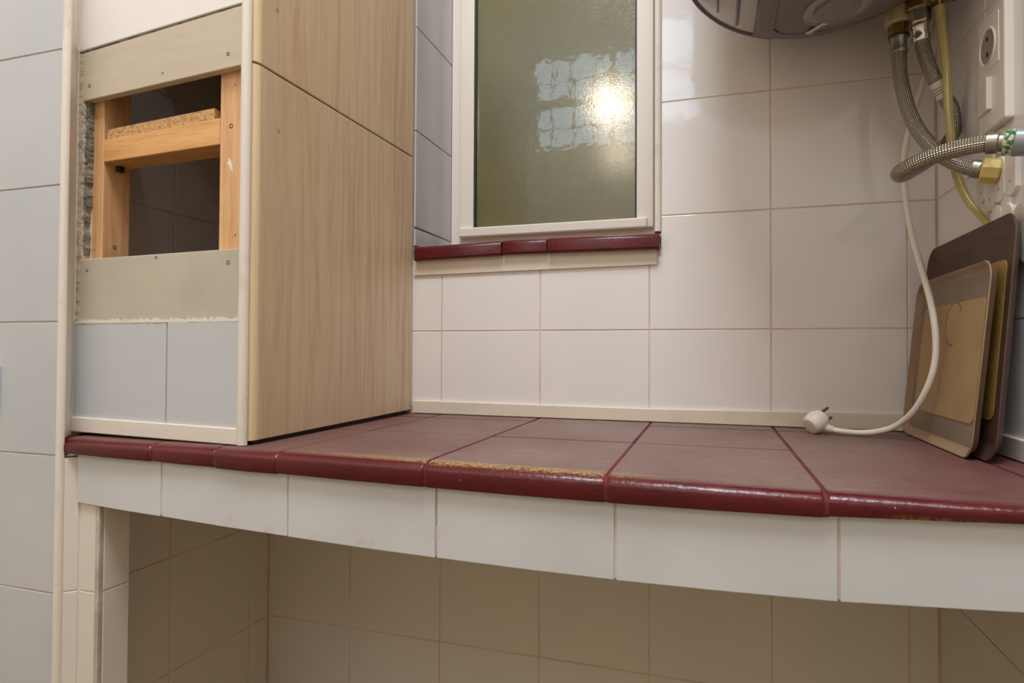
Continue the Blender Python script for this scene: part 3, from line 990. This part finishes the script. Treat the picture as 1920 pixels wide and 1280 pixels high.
dome_sheet('cover', cover_m, lambda x, y: x > HC.x - 0.085, 0.004, 0.003)
def band(name, pts, r, mat):
    return put(tube(name, mat, pts, r, None, 10, 4), heater)
RIM = [(-0.3725,-0.1804,0.6776),(-0.3683,-0.1654,0.6701),(-0.3586,-0.1457,0.6599),(-0.3458,-0.1290,0.6508),(-0.3248,-0.1106,0.6402),(-0.3054,-0.0988,0.6329),(-0.2858,-0.0902,0.6272),(-0.2656,-0.0840,0.6226),(-0.2456,-0.0801,0.6192),]
band('rim', RIM, 0.0052, rim_m)
def line_y(x, y0, y1, g):
    return [dome_xy(x + 0.0 * i, HC.y + y0 + (y1 - y0) * i / 24, g) for i in range(25)]
band('cover_edge', line_y(HC.x - 0.107, -0.12, 0.055, 0.0), 0.0030, rim_m)
band('shell_rib', line_y(HC.x - 0.134, -0.10, 0.030, 0.0), 0.0016, rim_m)
dome_sheet('inset_panel', cover_m, lambda x, y: rr(x, y, HC.x - 0.057, HC.x + 0.105, HC.y - 0.13, HC.y + 0.062, 0.03), 0.0056, 0.0016, 90)
gp = [(HC.x - 0.058, HC.y - 0.11 + 0.011 * i) for i in range(13)] + [(HC.x - 0.058 + 0.028 * (1 - math.cos(t)), HC.y + 0.034 + 0.028 * math.sin(t)) for t in [i * pi / 16 for i in range(1, 9)]] + [(HC.x - 0.018 + 0.012 * i, HC.y + 0.063) for i in range(10)]
band('inset_line', [dome_xy(x, y, 0.0054) for x, y in gp], 0.0012, rim_m)
k = M('dial_grey', srgb(124, 120, 116), 0.35)
dial_m = k.m
k = M('dial_ring', srgb(160, 156, 152), 0.4)
DX, DY = -0.176, -0.205
disc_sheet('dial_ring', k.m, DX, DY, [(0.041, 0.004), (0.0412, 0.0068), (0.0398, 0.0070), (0.0396, 0.0055), (0.02, 0.0055)])
dial, dn = disc_sheet('dial', dial_m, DX, DY, [(0.0285, 0.004), (0.0278, 0.0105), (0.0262, 0.0118), (0.004, 0.0122)])
k = M('tag_white', srgb(222, 210, 204), 0.6)
tag_m = k.m
k = M('ink', srgb(70, 62, 66), 0.6)
ink = k.m
def dome_strip(name, mat, a, b, wd, g, th=0.0008):
    a, b = Vector(a), Vector(b)
    dx = (b - a).normalized(); px = Vector((-dx.y, dx.x))
    bm = bmesh.new()
    up, dn_ = [], []
    for i in range(7):
        p = a.lerp(b, i / 6)
        for arr, gg in ((up, g), (dn_, g - th)):
            arr.append([bm.verts.new(dome_xy(*(p + px * s * wd / 2), gg)) for s in (-1, 1)])
    for i in range(6):
        bm.faces.new((up[i][0], up[i][1], up[i + 1][1], up[i + 1][0]))
        bm.faces.new((dn_[i][0], dn_[i + 1][0], dn_[i + 1][1], dn_[i][1]))
        for q in (0, 1):
            bm.faces.new((up[i][q], up[i + 1][q], dn_[i + 1][q], dn_[i][q]))
    for i in (0, 6):
        bm.faces.new((up[i][0], up[i][1], dn_[i][1], dn_[i][0]))
    return put(finish(bm, name, mat), heater)
tg = dome_strip('tag', tag_m, (-0.2030, -0.1415), (-0.1815, -0.1820), 0.0095, 0.0098)
tg['label'] = 'small white paper tag with tiny dark print'
for q in range(3):
    a = Vector((-0.2000 + 0.0030 * q, -0.1455)); b = a + Vector((0.0125, -0.0237))
    pr = dome_strip('print', ink, a, b, 0.0007, 0.0101, 0.0004)
    pr.parent = tg; pr.location = Vector((0, 0, 0)) if False else pr.location - tg.location
    pr.matrix_parent_inverse = Matrix.Identity(4)

# dial numerals
def text(name, body, size, loc, rot, mat, parent):
    c_ = bpy.data.curves.new(name, 'FONT')
    c_.body = body; c_.size = size; c_.extrude = 0.0002; c_.align_x = 'CENTER'; c_.align_y = 'CENTER'
    o = bpy.data.objects.new(name, c_)
    C.objects.link(o)
    dg = bpy.context.evaluated_depsgraph_get()
    me = bpy.data.meshes.new_from_object(o.evaluated_get(dg))
    bpy.data.objects.remove(o)
    me.materials.clear(); me.materials.append(mat)
    ob = bpy.data.objects.new(name, me)
    C.objects.link(ob)
    ob.location = loc
    ob.rotation_euler = rot
    return put(ob, parent)
bpy.context.view_layer.update()
for i_, (ch, ang) in enumerate((('3', 2.75), ('4', 3.05))):
    x, y = DX + 0.0360 * math.cos(ang), DY + 0.0360 * math.sin(ang)
    text('numeral', ch, 0.0075, dome_xy(x, y, 0.0068), (pi, 0, 0), tag_m, heater)
# outlet stub
k = M('pale_plastic', srgb(200, 194, 184), 0.4)
plas = k.m
k = M('old_plastic_nut', srgb(190, 176, 142), 0.5)
k.mix(k.ramp(k.noise(60, 3), 0.45, 0.65), srgb(166, 150, 112))
nut_plas = k.m
put(lathe('outlet_pipe', plas, [(0, 0.0125), (0.075, 0.0125)], (-0.0760, -0.100, 0.622), (0, 0, 1)), heater)

# ------------------------------------------------------------------ hoses
def braid_mat():
    k = M('steel_braid', srgb(176, 168, 150), 0.28, 0.92)
    uvn = k.n('ShaderNodeUVMap')
    sp = k.n('ShaderNodeSeparateXYZ'); k.l(uvn.outputs[0], sp.inputs[0])
    a = k.math('MULTIPLY', sp.outputs[0], 2 * pi * 11)
    b = k.math('MULTIPLY', sp.outputs[1], 2 * pi * 190)
    s1 = k.math('SINE', k.math('ADD', a, b))
    s2 = k.math('SINE', k.math('SUBTRACT', a, b))
    h = k.math('MULTIPLY', s1, s2)
    k.mix(k.math('MULTIPLY', k.ramp(h, 0.15, -0.7), 0.75), srgb(52, 46, 36))
    k.mix(k.math('MULTIPLY', k.ramp(h, 0.35, 0.9), 0.5), srgb(205, 196, 176))
    k.bump(h, 0.55, 0.0012)
    return k.m
braid = braid_mat()
k = M('chrome', srgb(205, 202, 196), 0.18, 1.0); chrome = k.m
k = M('dull_steel', srgb(158, 154, 144), 0.35, 0.9); steel = k.m
k = M('brass', srgb(176, 150, 92), 0.3, 0.9)
k.mix(k.ramp(k.noise(50, 3), 0.45, 0.65), srgb(140, 116, 66)); brass = k.m
k = M('yellow_nut', srgb(214, 190, 112), 0.45)
k.mix(k.ramp(k.noise(70, 3), 0.5, 0.65), srgb(196, 166, 88)); ynut = k.m
def hexprof(L, r, c=0.001):
    return [(0, r * 0.9), (c, r), (L - c, r), (L, r * 0.9)]
H1 = [(-0.0764,-0.1012,0.578),(-0.0768,-0.1030,0.5655),(-0.0776,-0.1060,0.5505),(-0.0780,-0.1150,0.5135),(-0.0729,-0.1300,0.4651),(-0.0648,-0.1450,0.4291),(-0.0543,-0.1650,0.3989),(-0.0455,-0.1900,0.3756),(-0.0373,-0.2100,0.3608),(-0.0271,-0.2220,0.3518),(-0.0190,-0.2280,0.3465)]
h1 = tag(empty('braided_hose', H1[0]), 'braided steel hose dropping from the beige plastic heater nut to the yellow wall nut', 'hose', 'braided water hoses under the heater')
put(tube('hose', braid, H1, 0.0096), h1)
n_ = put(lathe('plastic_nut', nut_plas, [(0, 0.0165), (0.003, 0.0185), (0.024, 0.0185), (0.027, 0.0150)], (-0.0763, -0.100, 0.5995), (0, 0, 1), None, 10, False), h1)
n_['label'] = 'beige plastic union nut'
put(lathe('brass_nut', brass, hexprof(0.0165, 0.0135), (-0.0764, -0.100, 0.5835), (0, 0, 1), None, 6, False), h1)
put(lathe('washer', screw_m, [(0, 0.0135), (0.0016, 0.0135)], (-0.0764, -0.1005, 0.5815), (0, 0, 1)), h1)
put(lathe('ferrule', steel, [(0, 0.0108), (0.002, 0.0114), (0.006, 0.0114), (0.007, 0.0102), (0.020, 0.0102), (0.0225, 0.0115), (0.028, 0.0115)], (-0.0774, -0.1048, 0.5545), (0.02, 0.14, 1)), h1)
o_ = put(lathe('yellow_nut', ynut, [(0, 0.0135), (0.002, 0.0155), (0.018, 0.0155), (0.020, 0.0130)], (-0.0215, -0.2265, 0.3478), (0.9, -0.24, -0.2), None, 8, False), h1)
o_['label'] = 'yellow plastic nut at the wall'
put(lathe('end_collar', steel, [(0, 0.0110), (0.008, 0.0110)], (-0.0275, -0.2220, 0.3520), (0.82, -0.4, -0.36)), h1)
H2 = [(-0.0533,-0.1200,0.5690),(-0.0513,-0.1200,0.5535),(-0.0456,-0.1200,0.5300),(-0.0346,-0.1160,0.5045),(-0.0229,-0.1130,0.4825),(-0.0148,-0.1100,0.4681),(-0.0117,-0.1080,0.4515),(-0.0116,-0.1040,0.4322), (-0.0276,-0.1180,0.4097), (-0.0517,-0.1430,0.3879), (-0.0817,-0.1830,0.3660), (-0.1036,-0.2200,0.3506),(-0.1141,-0.2450,0.3460),(-0.1110,-0.2600,0.3482),(-0.0965,-0.2750,0.3529),(-0.0809,-0.2870,0.3561),(-0.0649,-0.2950,0.3578),(-0.0491,-0.3020,0.3583),(-0.0415,-0.3050,0.3577)]
h2 = tag(empty('braided_hose', H2[0]), 'braided steel hose from the chrome valve nut, looping across to the grey pipe', 'hose', 'braided water hoses under the heater')
put(tube('hose', braid, H2, 0.0094), h2)
put(lathe('chrome_nut', chrome, hexprof(0.021, 0.0150, 0.002), (-0.0550, -0.120, 0.5875), (-0.03, 0, 1), None, 6, False), h2)
put(lathe('ferrule', chrome, [(0, 0.0112), (0.002, 0.0118), (0.008, 0.0118), (0.009, 0.0104), (0.020, 0.0104), (0.022, 0.0118), (0.027, 0.0112)], (-0.0530, -0.1200, 0.5620), (-0.07, 0, 1)), h2)
lb = put(tube('paper_label', tag_m, [H2[3], Vector(H2[3]).lerp(Vector(H2[4]), 0.5) + Vector((0.0003, 0, -0.0003)), H2[4]], 0.0099, None, 20, 6), h2)
lb['label'] = 'white paper band with dark print'
for q_ in range(3):
    P_ = Vector(H2[3]).lerp(Vector(H2[4]), 0.35 + 0.15 * q_)
    t_ = (Vector(H2[4]) - Vector(H2[3])).normalized()
    sub(lathe('print', ink, [(0, 0.01005), (0.0009, 0.01005)], P_, t_, None, 20), lb)
put(lathe('ferrule', steel, [(0, 0.0115), (0.010, 0.0115), (0.0115, 0.0100), (0.026, 0.0100), (0.028, 0.0108)], (-0.0420, -0.3048, 0.3578), (0.86, -0.45, -0.15)), h2)
# grey valve pipe at the right with sealing tape
k = M('pipe_grey', srgb(146, 152, 156), 0.35, 0.2)
wp = tag(empty('water_pipe', (0.0, -0.322, 0.351)), 'grey supply pipe with green and white sealing tape at the right wall', 'pipe')
put(lathe('pipe', k.m, [(0, 0.0135), (0.001, 0.0150), (0.030, 0.0150)], (-0.0215, -0.3158, 0.3537), (0.93, -0.33, -0.16)), wp)
k = M('tape', srgb(214, 204, 176), 0.7)
k.mix(k.ramp(k.noise(180, 3), 0.50, 0.58), srgb(44, 112, 70)).bump(k.noise(240, 3), 0.6, 0.002)
put(lathe('sealing_tape', k.m, [(0, 0.0118), (0.002, 0.0138), (0.005, 0.0132), (0.008, 0.0148), (0.0095, 0.0136)], (-0.0290, -0.3115, 0.3553), (0.90, -0.40, -0.16)), wp)
# brass safety valve
sv = tag(empty('safety_valve', (-0.045, -0.122, 0.62)), 'brass safety valve under the heater feeding the clear yellow tube', 'valve')
put(lathe('body', brass, [(0, 0.0150), (0.002, 0.0165), (0.036, 0.0165), (0.039, 0.014)], (-0.0556, -0.1200, 0.6065), (0, 0, 1)), sv)
put(lathe('side_arm', brass, [(0, 0.0115), (0.036, 0.0115), (0.038, 0.0100)], (-0.0556, -0.1200, 0.6215), (0.95, -0.3, 0.0)), sv)
put(lathe('drain_spout', brass, [(0, 0.0058), (0.014, 0.0058), (0.016, 0.0076), (0.020, 0.0076)], (-0.0350, -0.1290, 0.6000), (0, 0, 1)), sv)
put(lathe('knob', screw_m, [(0, 0.010), (0.002, 0.0125), (0.010, 0.0125), (0.012, 0.010)], (-0.0215, -0.1310, 0.6225), (0.95, -0.3, 0.0), None, 10, False), sv)
# clear yellow drain tube
k = M('clear_yellow', srgb(214, 196, 122), 0.22)
k.b.inputs['Transmission Weight'].default_value = 0.30
k.b.inputs['Subsurface Weight'].default_value = 0.0
TB = [(-0.0351,-0.1295,0.6050),(-0.0340,-0.1300,0.5949),(-0.0322,-0.1320,0.5712),(-0.0295,-0.1350,0.5360),(-0.0281,-0.1380,0.4975),(-0.0272,-0.1400,0.4525),(-0.0265,-0.1470,0.4063),(-0.0255,-0.1550,0.3749),(-0.0229,-0.1650,0.3470),(-0.0172,-0.1780,0.3202),(-0.0105,-0.1920,0.3001),(-0.0056,-0.2050,0.2841),(-0.0048,-0.2150,0.2680)]
tb = tag(empty('drain_tube', TB[0]), 'soft clear yellow drain tube hanging from the brass valve, ending behind the large tray', 'tube')
rad = [0.0072 - 0.0016 * min(1, i / 24) - 0.0014 * max(0, min(1, (i - 64) / 16)) for i in range((len(TB) - 1) * 8 + 1)]
put(tube('tube', k.m, TB, 0.0056, None, 14, 8, rad), tb)

# ------------------------------------------------------------------ power cord and plug
k = M('white_rubber', srgb(232, 224, 212), 0.4)
rub = k.m
CD = [(-0.0060,-0.0500,0.6600),(-0.0097,-0.0500,0.6367),(-0.0134,-0.0500,0.6010),(-0.0283,-0.0500,0.5425),(-0.0391,-0.0450,0.5020),(-0.0493,-0.0400,0.4591),(-0.0539,-0.0350,0.4183),(-0.0515,-0.0300,0.3716),(-0.0467,-0.0300,0.3301),(-0.0444,-0.0500,0.2855),(-0.0449,-0.0950,0.2320),(-0.0454,-0.1300,0.1837),(-0.0477,-0.1520,0.1391),(-0.0522,-0.1580,0.1032),(-0.0606,-0.1520,0.0705),(-0.0707,-0.1350,0.0420),(-0.0845,-0.1120,0.0205),(-0.1029,-0.0980,0.0098),(-0.1251,-0.0880,0.0052),(-0.1493,-0.0850,0.0060),(-0.1640,-0.0810,0.0078),(-0.1720,-0.0785,0.0088)]
pc = tag(empty('power_cord', (-0.18, -0.075, 0.0)), 'white power cord hanging down to an unplugged two pin plug on the counter', 'cord')
put(tube('cable', rub, CD, 0.0043, None, 12, 8), pc)
B = Vector((-0.1845, -0.0750, 0.0170))
ax = Vector((0.72, 0.50, 0.48)).normalized()
put(lathe('plug', rub, [(-0.0135, 0.006), (-0.0125, 0.0120), (-0.009, 0.0152), (0.0, 0.0166), (0.006, 0.0162), (0.0065, 0.0148), (0.0130, 0.0140)], B, ax, None, 28), pc)
plug = bpy.data.objects['plug']
po_ = Vector((0.35, 0.36, -0.87))
po_ = (po_ - ax * po_.dot(ax)).normalized()
for s_ in (-1, 1):
    p_ = put(lathe('pin', steel, [(0.0, 0.0023), (0.0165, 0.0023), (0.0185, 0.0012)], B + ax * 0.0128 + po_ * 0.0085 * s_, ax, None, 12), pc)
rl = []
P0, P1 = Vector((-0.1780, -0.0765, 0.0118)), Vector((-0.1600, -0.0820, 0.0072))
prof = []
for i in range(6):
    prof += [(i * 0.0030, 0.0080 - i * 0.0005), (i * 0.0030 + 0.0018, 0.0080 - i * 0.0005), (i * 0.0030 + 0.0020, 0.0062 - i * 0.0004), (i * 0.0030 + 0.0029, 0.0062 - i * 0.0004)]
put(lathe('strain_relief', rub, prof, P0, P1 - P0, None, 16), pc)

# ------------------------------------------------------------------ wall socket and switch
k = M('socket_white', srgb(232, 224, 214), 0.3)
sock = k.m
so = tag(empty('wall_socket', (0.0, -0.225, 0.46)), 'white double plate with round socket above a rocker switch on the right wall', 'socket')
def plate(name, mat, x0, x1, y0, y1, z0, z1, bev):
    bm = bmesh.new()
    add_box(bm, x0, x1, y0, y1, z0, z1)
    bevel(bm, bev, 3)
    return put(centre(finish(bm, name, mat)), so)
plate('plate', sock, -0.0095, 0.001, -0.2640, -0.1880, 0.3985, 0.5420, 0.0025)
plate('socket_insert', sock, -0.0104, -0.004, -0.2500, -0.1935, 0.4720, 0.5340, 0.0012)
k = M('socket_hole', srgb(150, 140, 132), 0.5)
put(lathe('socket_well', k.m, [(0, 0.0225), (0.0004, 0.0215), (-0.0003, 0.0205), (-0.0005, 0.002)], (-0.0105, -0.2200, 0.5020), (-1, 0, 0), None, 32), so)
put(lathe('socket_ring', sock, [(0, 0.0235), (0.0014, 0.0228), (0.0014, 0.0212), (0.0, 0.0205)], (-0.0104, -0.2200, 0.5020), (-1, 0, 0), None, 32), so)
for z_ in (0.4925, 0.5115):
    put(lathe('contact_hole', screw_m, [(0, 0.0028), (0.0003, 0.0026)], (-0.0110, -0.2200, z_), (-1, 0, 0), None, 12), so)
bm = bmesh.new()
add_hexa(bm, [(-0.0150, -0.2275, 0.4225), (-0.0112, -0.1905, 0.4225), (-0.0112, -0.1905, 0.4625), (-0.0150, -0.2275, 0.4625)],
         [(-0.005, -0.2275, 0.4225), (-0.005, -0.1905, 0.4225), (-0.005, -0.1905, 0.4625), (-0.005, -0.2275, 0.4625)])
bevel(bm, 0.001, 2)
put(centre(finish(bm, 'rocker', sock)), so)

# white screwed pads round the pipe outlets
k = M('pad_white', srgb(226, 220, 210), 0.4)
pad_m = k.m
def pads(name, loc, label, lst, group):
    e = tag(empty(name, loc), label, 'wall cover', group)
    for i, (y, z, wy, hz) in enumerate(lst):
        pts = []
        r = wy / 2
        hh = max(hz / 2 - r, 0)
        for q in range(24):
            t = 2 * pi * q / 24
            pts.append((y + r * math.cos(t), z + r * math.sin(t) * 0.8 + (hh if math.sin(t) >= 0 else -hh)))
        th = 0.0046 + 0.0006 * (i % 3)
        o = poly_prism('pad', pad_m, pts, (-th, 0, 0), (0, 1, 0), (0, 0, 1), (-1, 0, 0), th + 0.001, None, 0.0012)
        put(o, e)
        put(centre(lathe('screw', screw_m, [(0, 0.0012), (0.0004, 0.0010)], (-th, y, z - hz * 0.18), (-1, 0, 0), None, 8)), e)
    return e
pads('wall_rosette', (0, -0.22, 0.34), 'cluster of white screwed oval pads on the wall round the yellow nut', [(-0.2330, 0.3790, 0.030, 0.034), (-0.2630, 0.3360, 0.028, 0.064), (-0.2340, 0.3330, 0.032, 0.062), (-0.2050, 0.3260, 0.032, 0.058), (-0.1820, 0.3400, 0.028, 0.052), (-0.2060, 0.3640, 0.030, 0.044)], 'white pad clusters on the right wall')
pads('wall_rosette', (0, -0.25, 0.28), 'lower cluster of white oval pads just above and right of the large tray', [(-0.2480, 0.3020, 0.026, 0.032), (-0.2240, 0.2800, 0.030, 0.056), (-0.2540, 0.2740, 0.030, 0.058), (-0.2830, 0.2680, 0.028, 0.056), (-0.2980, 0.2460, 0.026, 0.05)], 'white pad clusters on the right wall')

# ------------------------------------------------------------------ trays leaning in the corner
def tray(name, label, o, A, Bv, w_, h_, r, mats, base_in, inlay, depth=0.010):
    """o lower back-wall corner (front rim plane), A along the bottom, B up; inlay = (l, r, b, t) inset of the centre sheet"""
    e = tag(empty(name, o), label, 'tray', 'serving trays in the corner')
    o, A, Bv = Vector(o), Vector(A).normalized(), Vector(Bv).normalized()
    N = A.cross(Bv).normalized()
    if N.x > 0:
        N = -N
    Bv = (Bv - A * Bv.dot(A)).normalized()
    def loop(ins, hgt, rad):
        pts = []
        x0, x1, y0, y1 = ins, w_ - ins, ins, h_ - ins
        for cx_, cy_, a0 in ((x1 - rad, y0 + rad, -90), (x1 - rad, y1 - rad, 0), (x0 + rad, y1 - rad, 90), (x0 + rad, y0 + rad, 180)):
            for q in range(9):
                t = math.radians(a0 + 90 * q / 8)
                pts.append(o + A * (cx_ + rad * math.cos(t)) + Bv * (cy_ + rad * math.sin(t)) + N * hgt)
        return pts
    def shell(nm, loops, mat, caps):
        bm = bmesh.new()
        R = [[bm.verts.new(p) for p in l] for l in loops]
        n = len(R[0])
        for a, b in zip(R, R[1:]):
            for j in range(n):
                bm.faces.new((a[j], a[(j + 1) % n], b[(j + 1) % n], b[j]))
        if caps[0]: bm.faces.new(R[0])
        if caps[1]: bm.faces.new(R[-1])
        ob = finish(bm, nm, mat, None, True)
        m = ob.modifiers.new('edge', 'EDGE_SPLIT'); m.split_angle = math.radians(50)
        return put(ob, e)
    d0 = -depth
    fl = base_in
    shell('rim', [loop(fl, d0 + 0.0012, r * 0.6), loop(fl * 0.6, d0, r * 0.75), loop(0.003, -0.004, r), loop(0.0, -0.0012, r), loop(0.0008, 0.0, r), loop(0.003, -0.0006, r), loop(fl * 0.45, d0 * 0.55, r * 0.8), loop(fl * 0.95, d0 + 0.0026, r * 0.6)], mats[0], (1, 0))
    shell('base', [loop(fl * 0.90, d0 + 0.0014, r * 0.6), loop(fl * 0.90, d0 + 0.0026, r * 0.6)], mats[1], (1, 1))
    l_, r_, b_, t_ = inlay
    bm = bmesh.new()
    rad = 0.010
    pts = []
    for cx_, cy_, a0 in ((w_ - r_ - rad, b_ + rad, -90), (w_ - r_ - rad, h_ - t_ - rad, 0), (l_ + rad, h_ - t_ - rad, 90), (l_ + rad, b_ + rad, 180)):
        for q in range(5):
            t = math.radians(a0 + 90 * q / 4)
            pts.append(o + A * (cx_ + rad * math.cos(t)) + Bv * (cy_ + rad * math.sin(t)))
    add_hexa(bm, [p + N * (d0 + 0.0034) for p in pts], [p + N * (d0 + 0.0022) for p in pts])
    put(finish(bm, 'inlay', mats[2]), e)
    return e
def plain(name, c, c2, rough, sc1=9, lo=.4, hi=.7):
    k = M(name, c, rough)
    k.mix(k.ramp(k.noise(sc1, 5, 0.6), lo, hi), c2)
    return k
k1 = plain('tray_dark_rim', srgb(84, 58, 46), srgb(70, 48, 38), 0.5)
k2 = plain('tray_dark_base', srgb(78, 54, 43), srgb(70, 48, 38), 0.6)
k3 = plain('tray_gold', srgb(166, 132, 66), srgb(150, 116, 52), 0.42, 30)
k3.bump(k3.noise(400, 2), 0.3)
big = tray('serving_tray', 'large dark brown tray with golden centre leaning on the right wall behind the smaller one',
           (-0.0400, -0.0140, 0.0008), (-0.004, -1, 0), (0.0855, 0, 1), 0.300, 0.282, 0.028, (k1.m, k2.m, k3.m), 0.020, (0.034, 0.034, 0.046, 0.050))
k1 = plain('tray_wood_rim', srgb(150, 124, 96), srgb(128, 104, 80), 0.5, 14)
k2 = plain('tray_grey_band', srgb(120, 104, 88), srgb(138, 118, 96), 0.55, 16)
k3 = plain('tray_tan', srgb(166, 138, 94), srgb(152, 122, 80), 0.55, 12, .35, .7)
# ring mark left by a cup
sep = k3.n('ShaderNodeSeparateXYZ'); k3.l(k3.pos, sep.inputs[0])
dy_ = k3.math('SUBTRACT', sep.outputs[1], -0.170)
dz_ = k3.math('SUBTRACT', sep.outputs[2], 0.1620)
rad_ = k3.math('SQRT', k3.math('ADD', k3.math('MULTIPLY', dy_, dy_), k3.math('MULTIPLY', dz_, dz_)))
ringm = k3.math('MULTIPLY', k3.ramp(rad_, 0.0262, 0.0276), k3.ramp(rad_, 0.0308, 0.0294))
gap_ = k3.ramp(k3.math('ADD', k3.math('MULTIPLY', dy_, -1.0), k3.math('MULTIPLY', dz_, -0.4)), 0.021, 0.014)
k3.mix(k3.math('MULTIPLY', k3.math('MULTIPLY', ringm, gap_), 0.8), srgb(96, 72, 48))
k3.mix(k3.math('MULTIPLY', k3.ramp(k3.noise(1.0, 4, 0.6, k3.mapped((40, 60, 14))), 0.62, 0.74), 0.3), srgb(120, 94, 62))
small = tray('serving_tray', 'smaller worn tan tray with ring stain leaning in front of the dark one',
             (-0.0535, -0.0105, 0.0008), (-0.012, -1, 0), (0.102, 0, 1), 0.282, 0.232, 0.024, (k1.m, k2.m, k3.m), 0.013, (0.030, 0.022, 0.040, 0.042), 0.009)

# white fitting at the left edge of the forward wall
k = M('fitting_white', srgb(210, 220, 228), 0.35)
ft = tag(empty('wall_switch', (-1.335, -0.491, 0.063)), 'white switch plate at the far left on the forward tiled wall', 'switch')
bm = bmesh.new()
add_box(bm, -1.385, -1.3125, -0.4985, -0.4905, 0.0260, 0.1000)
bevel(bm, 0.002, 2)
put(centre(finish(bm, 'plate', k.m)), ft)
bm = bmesh.new()
add_box(bm, -1.375, -1.3160, -0.5010, -0.4980, 0.066, 0.094)
bevel(bm, 0.001, 2)
put(centre(finish(bm, 'rocker', k.m)), ft)
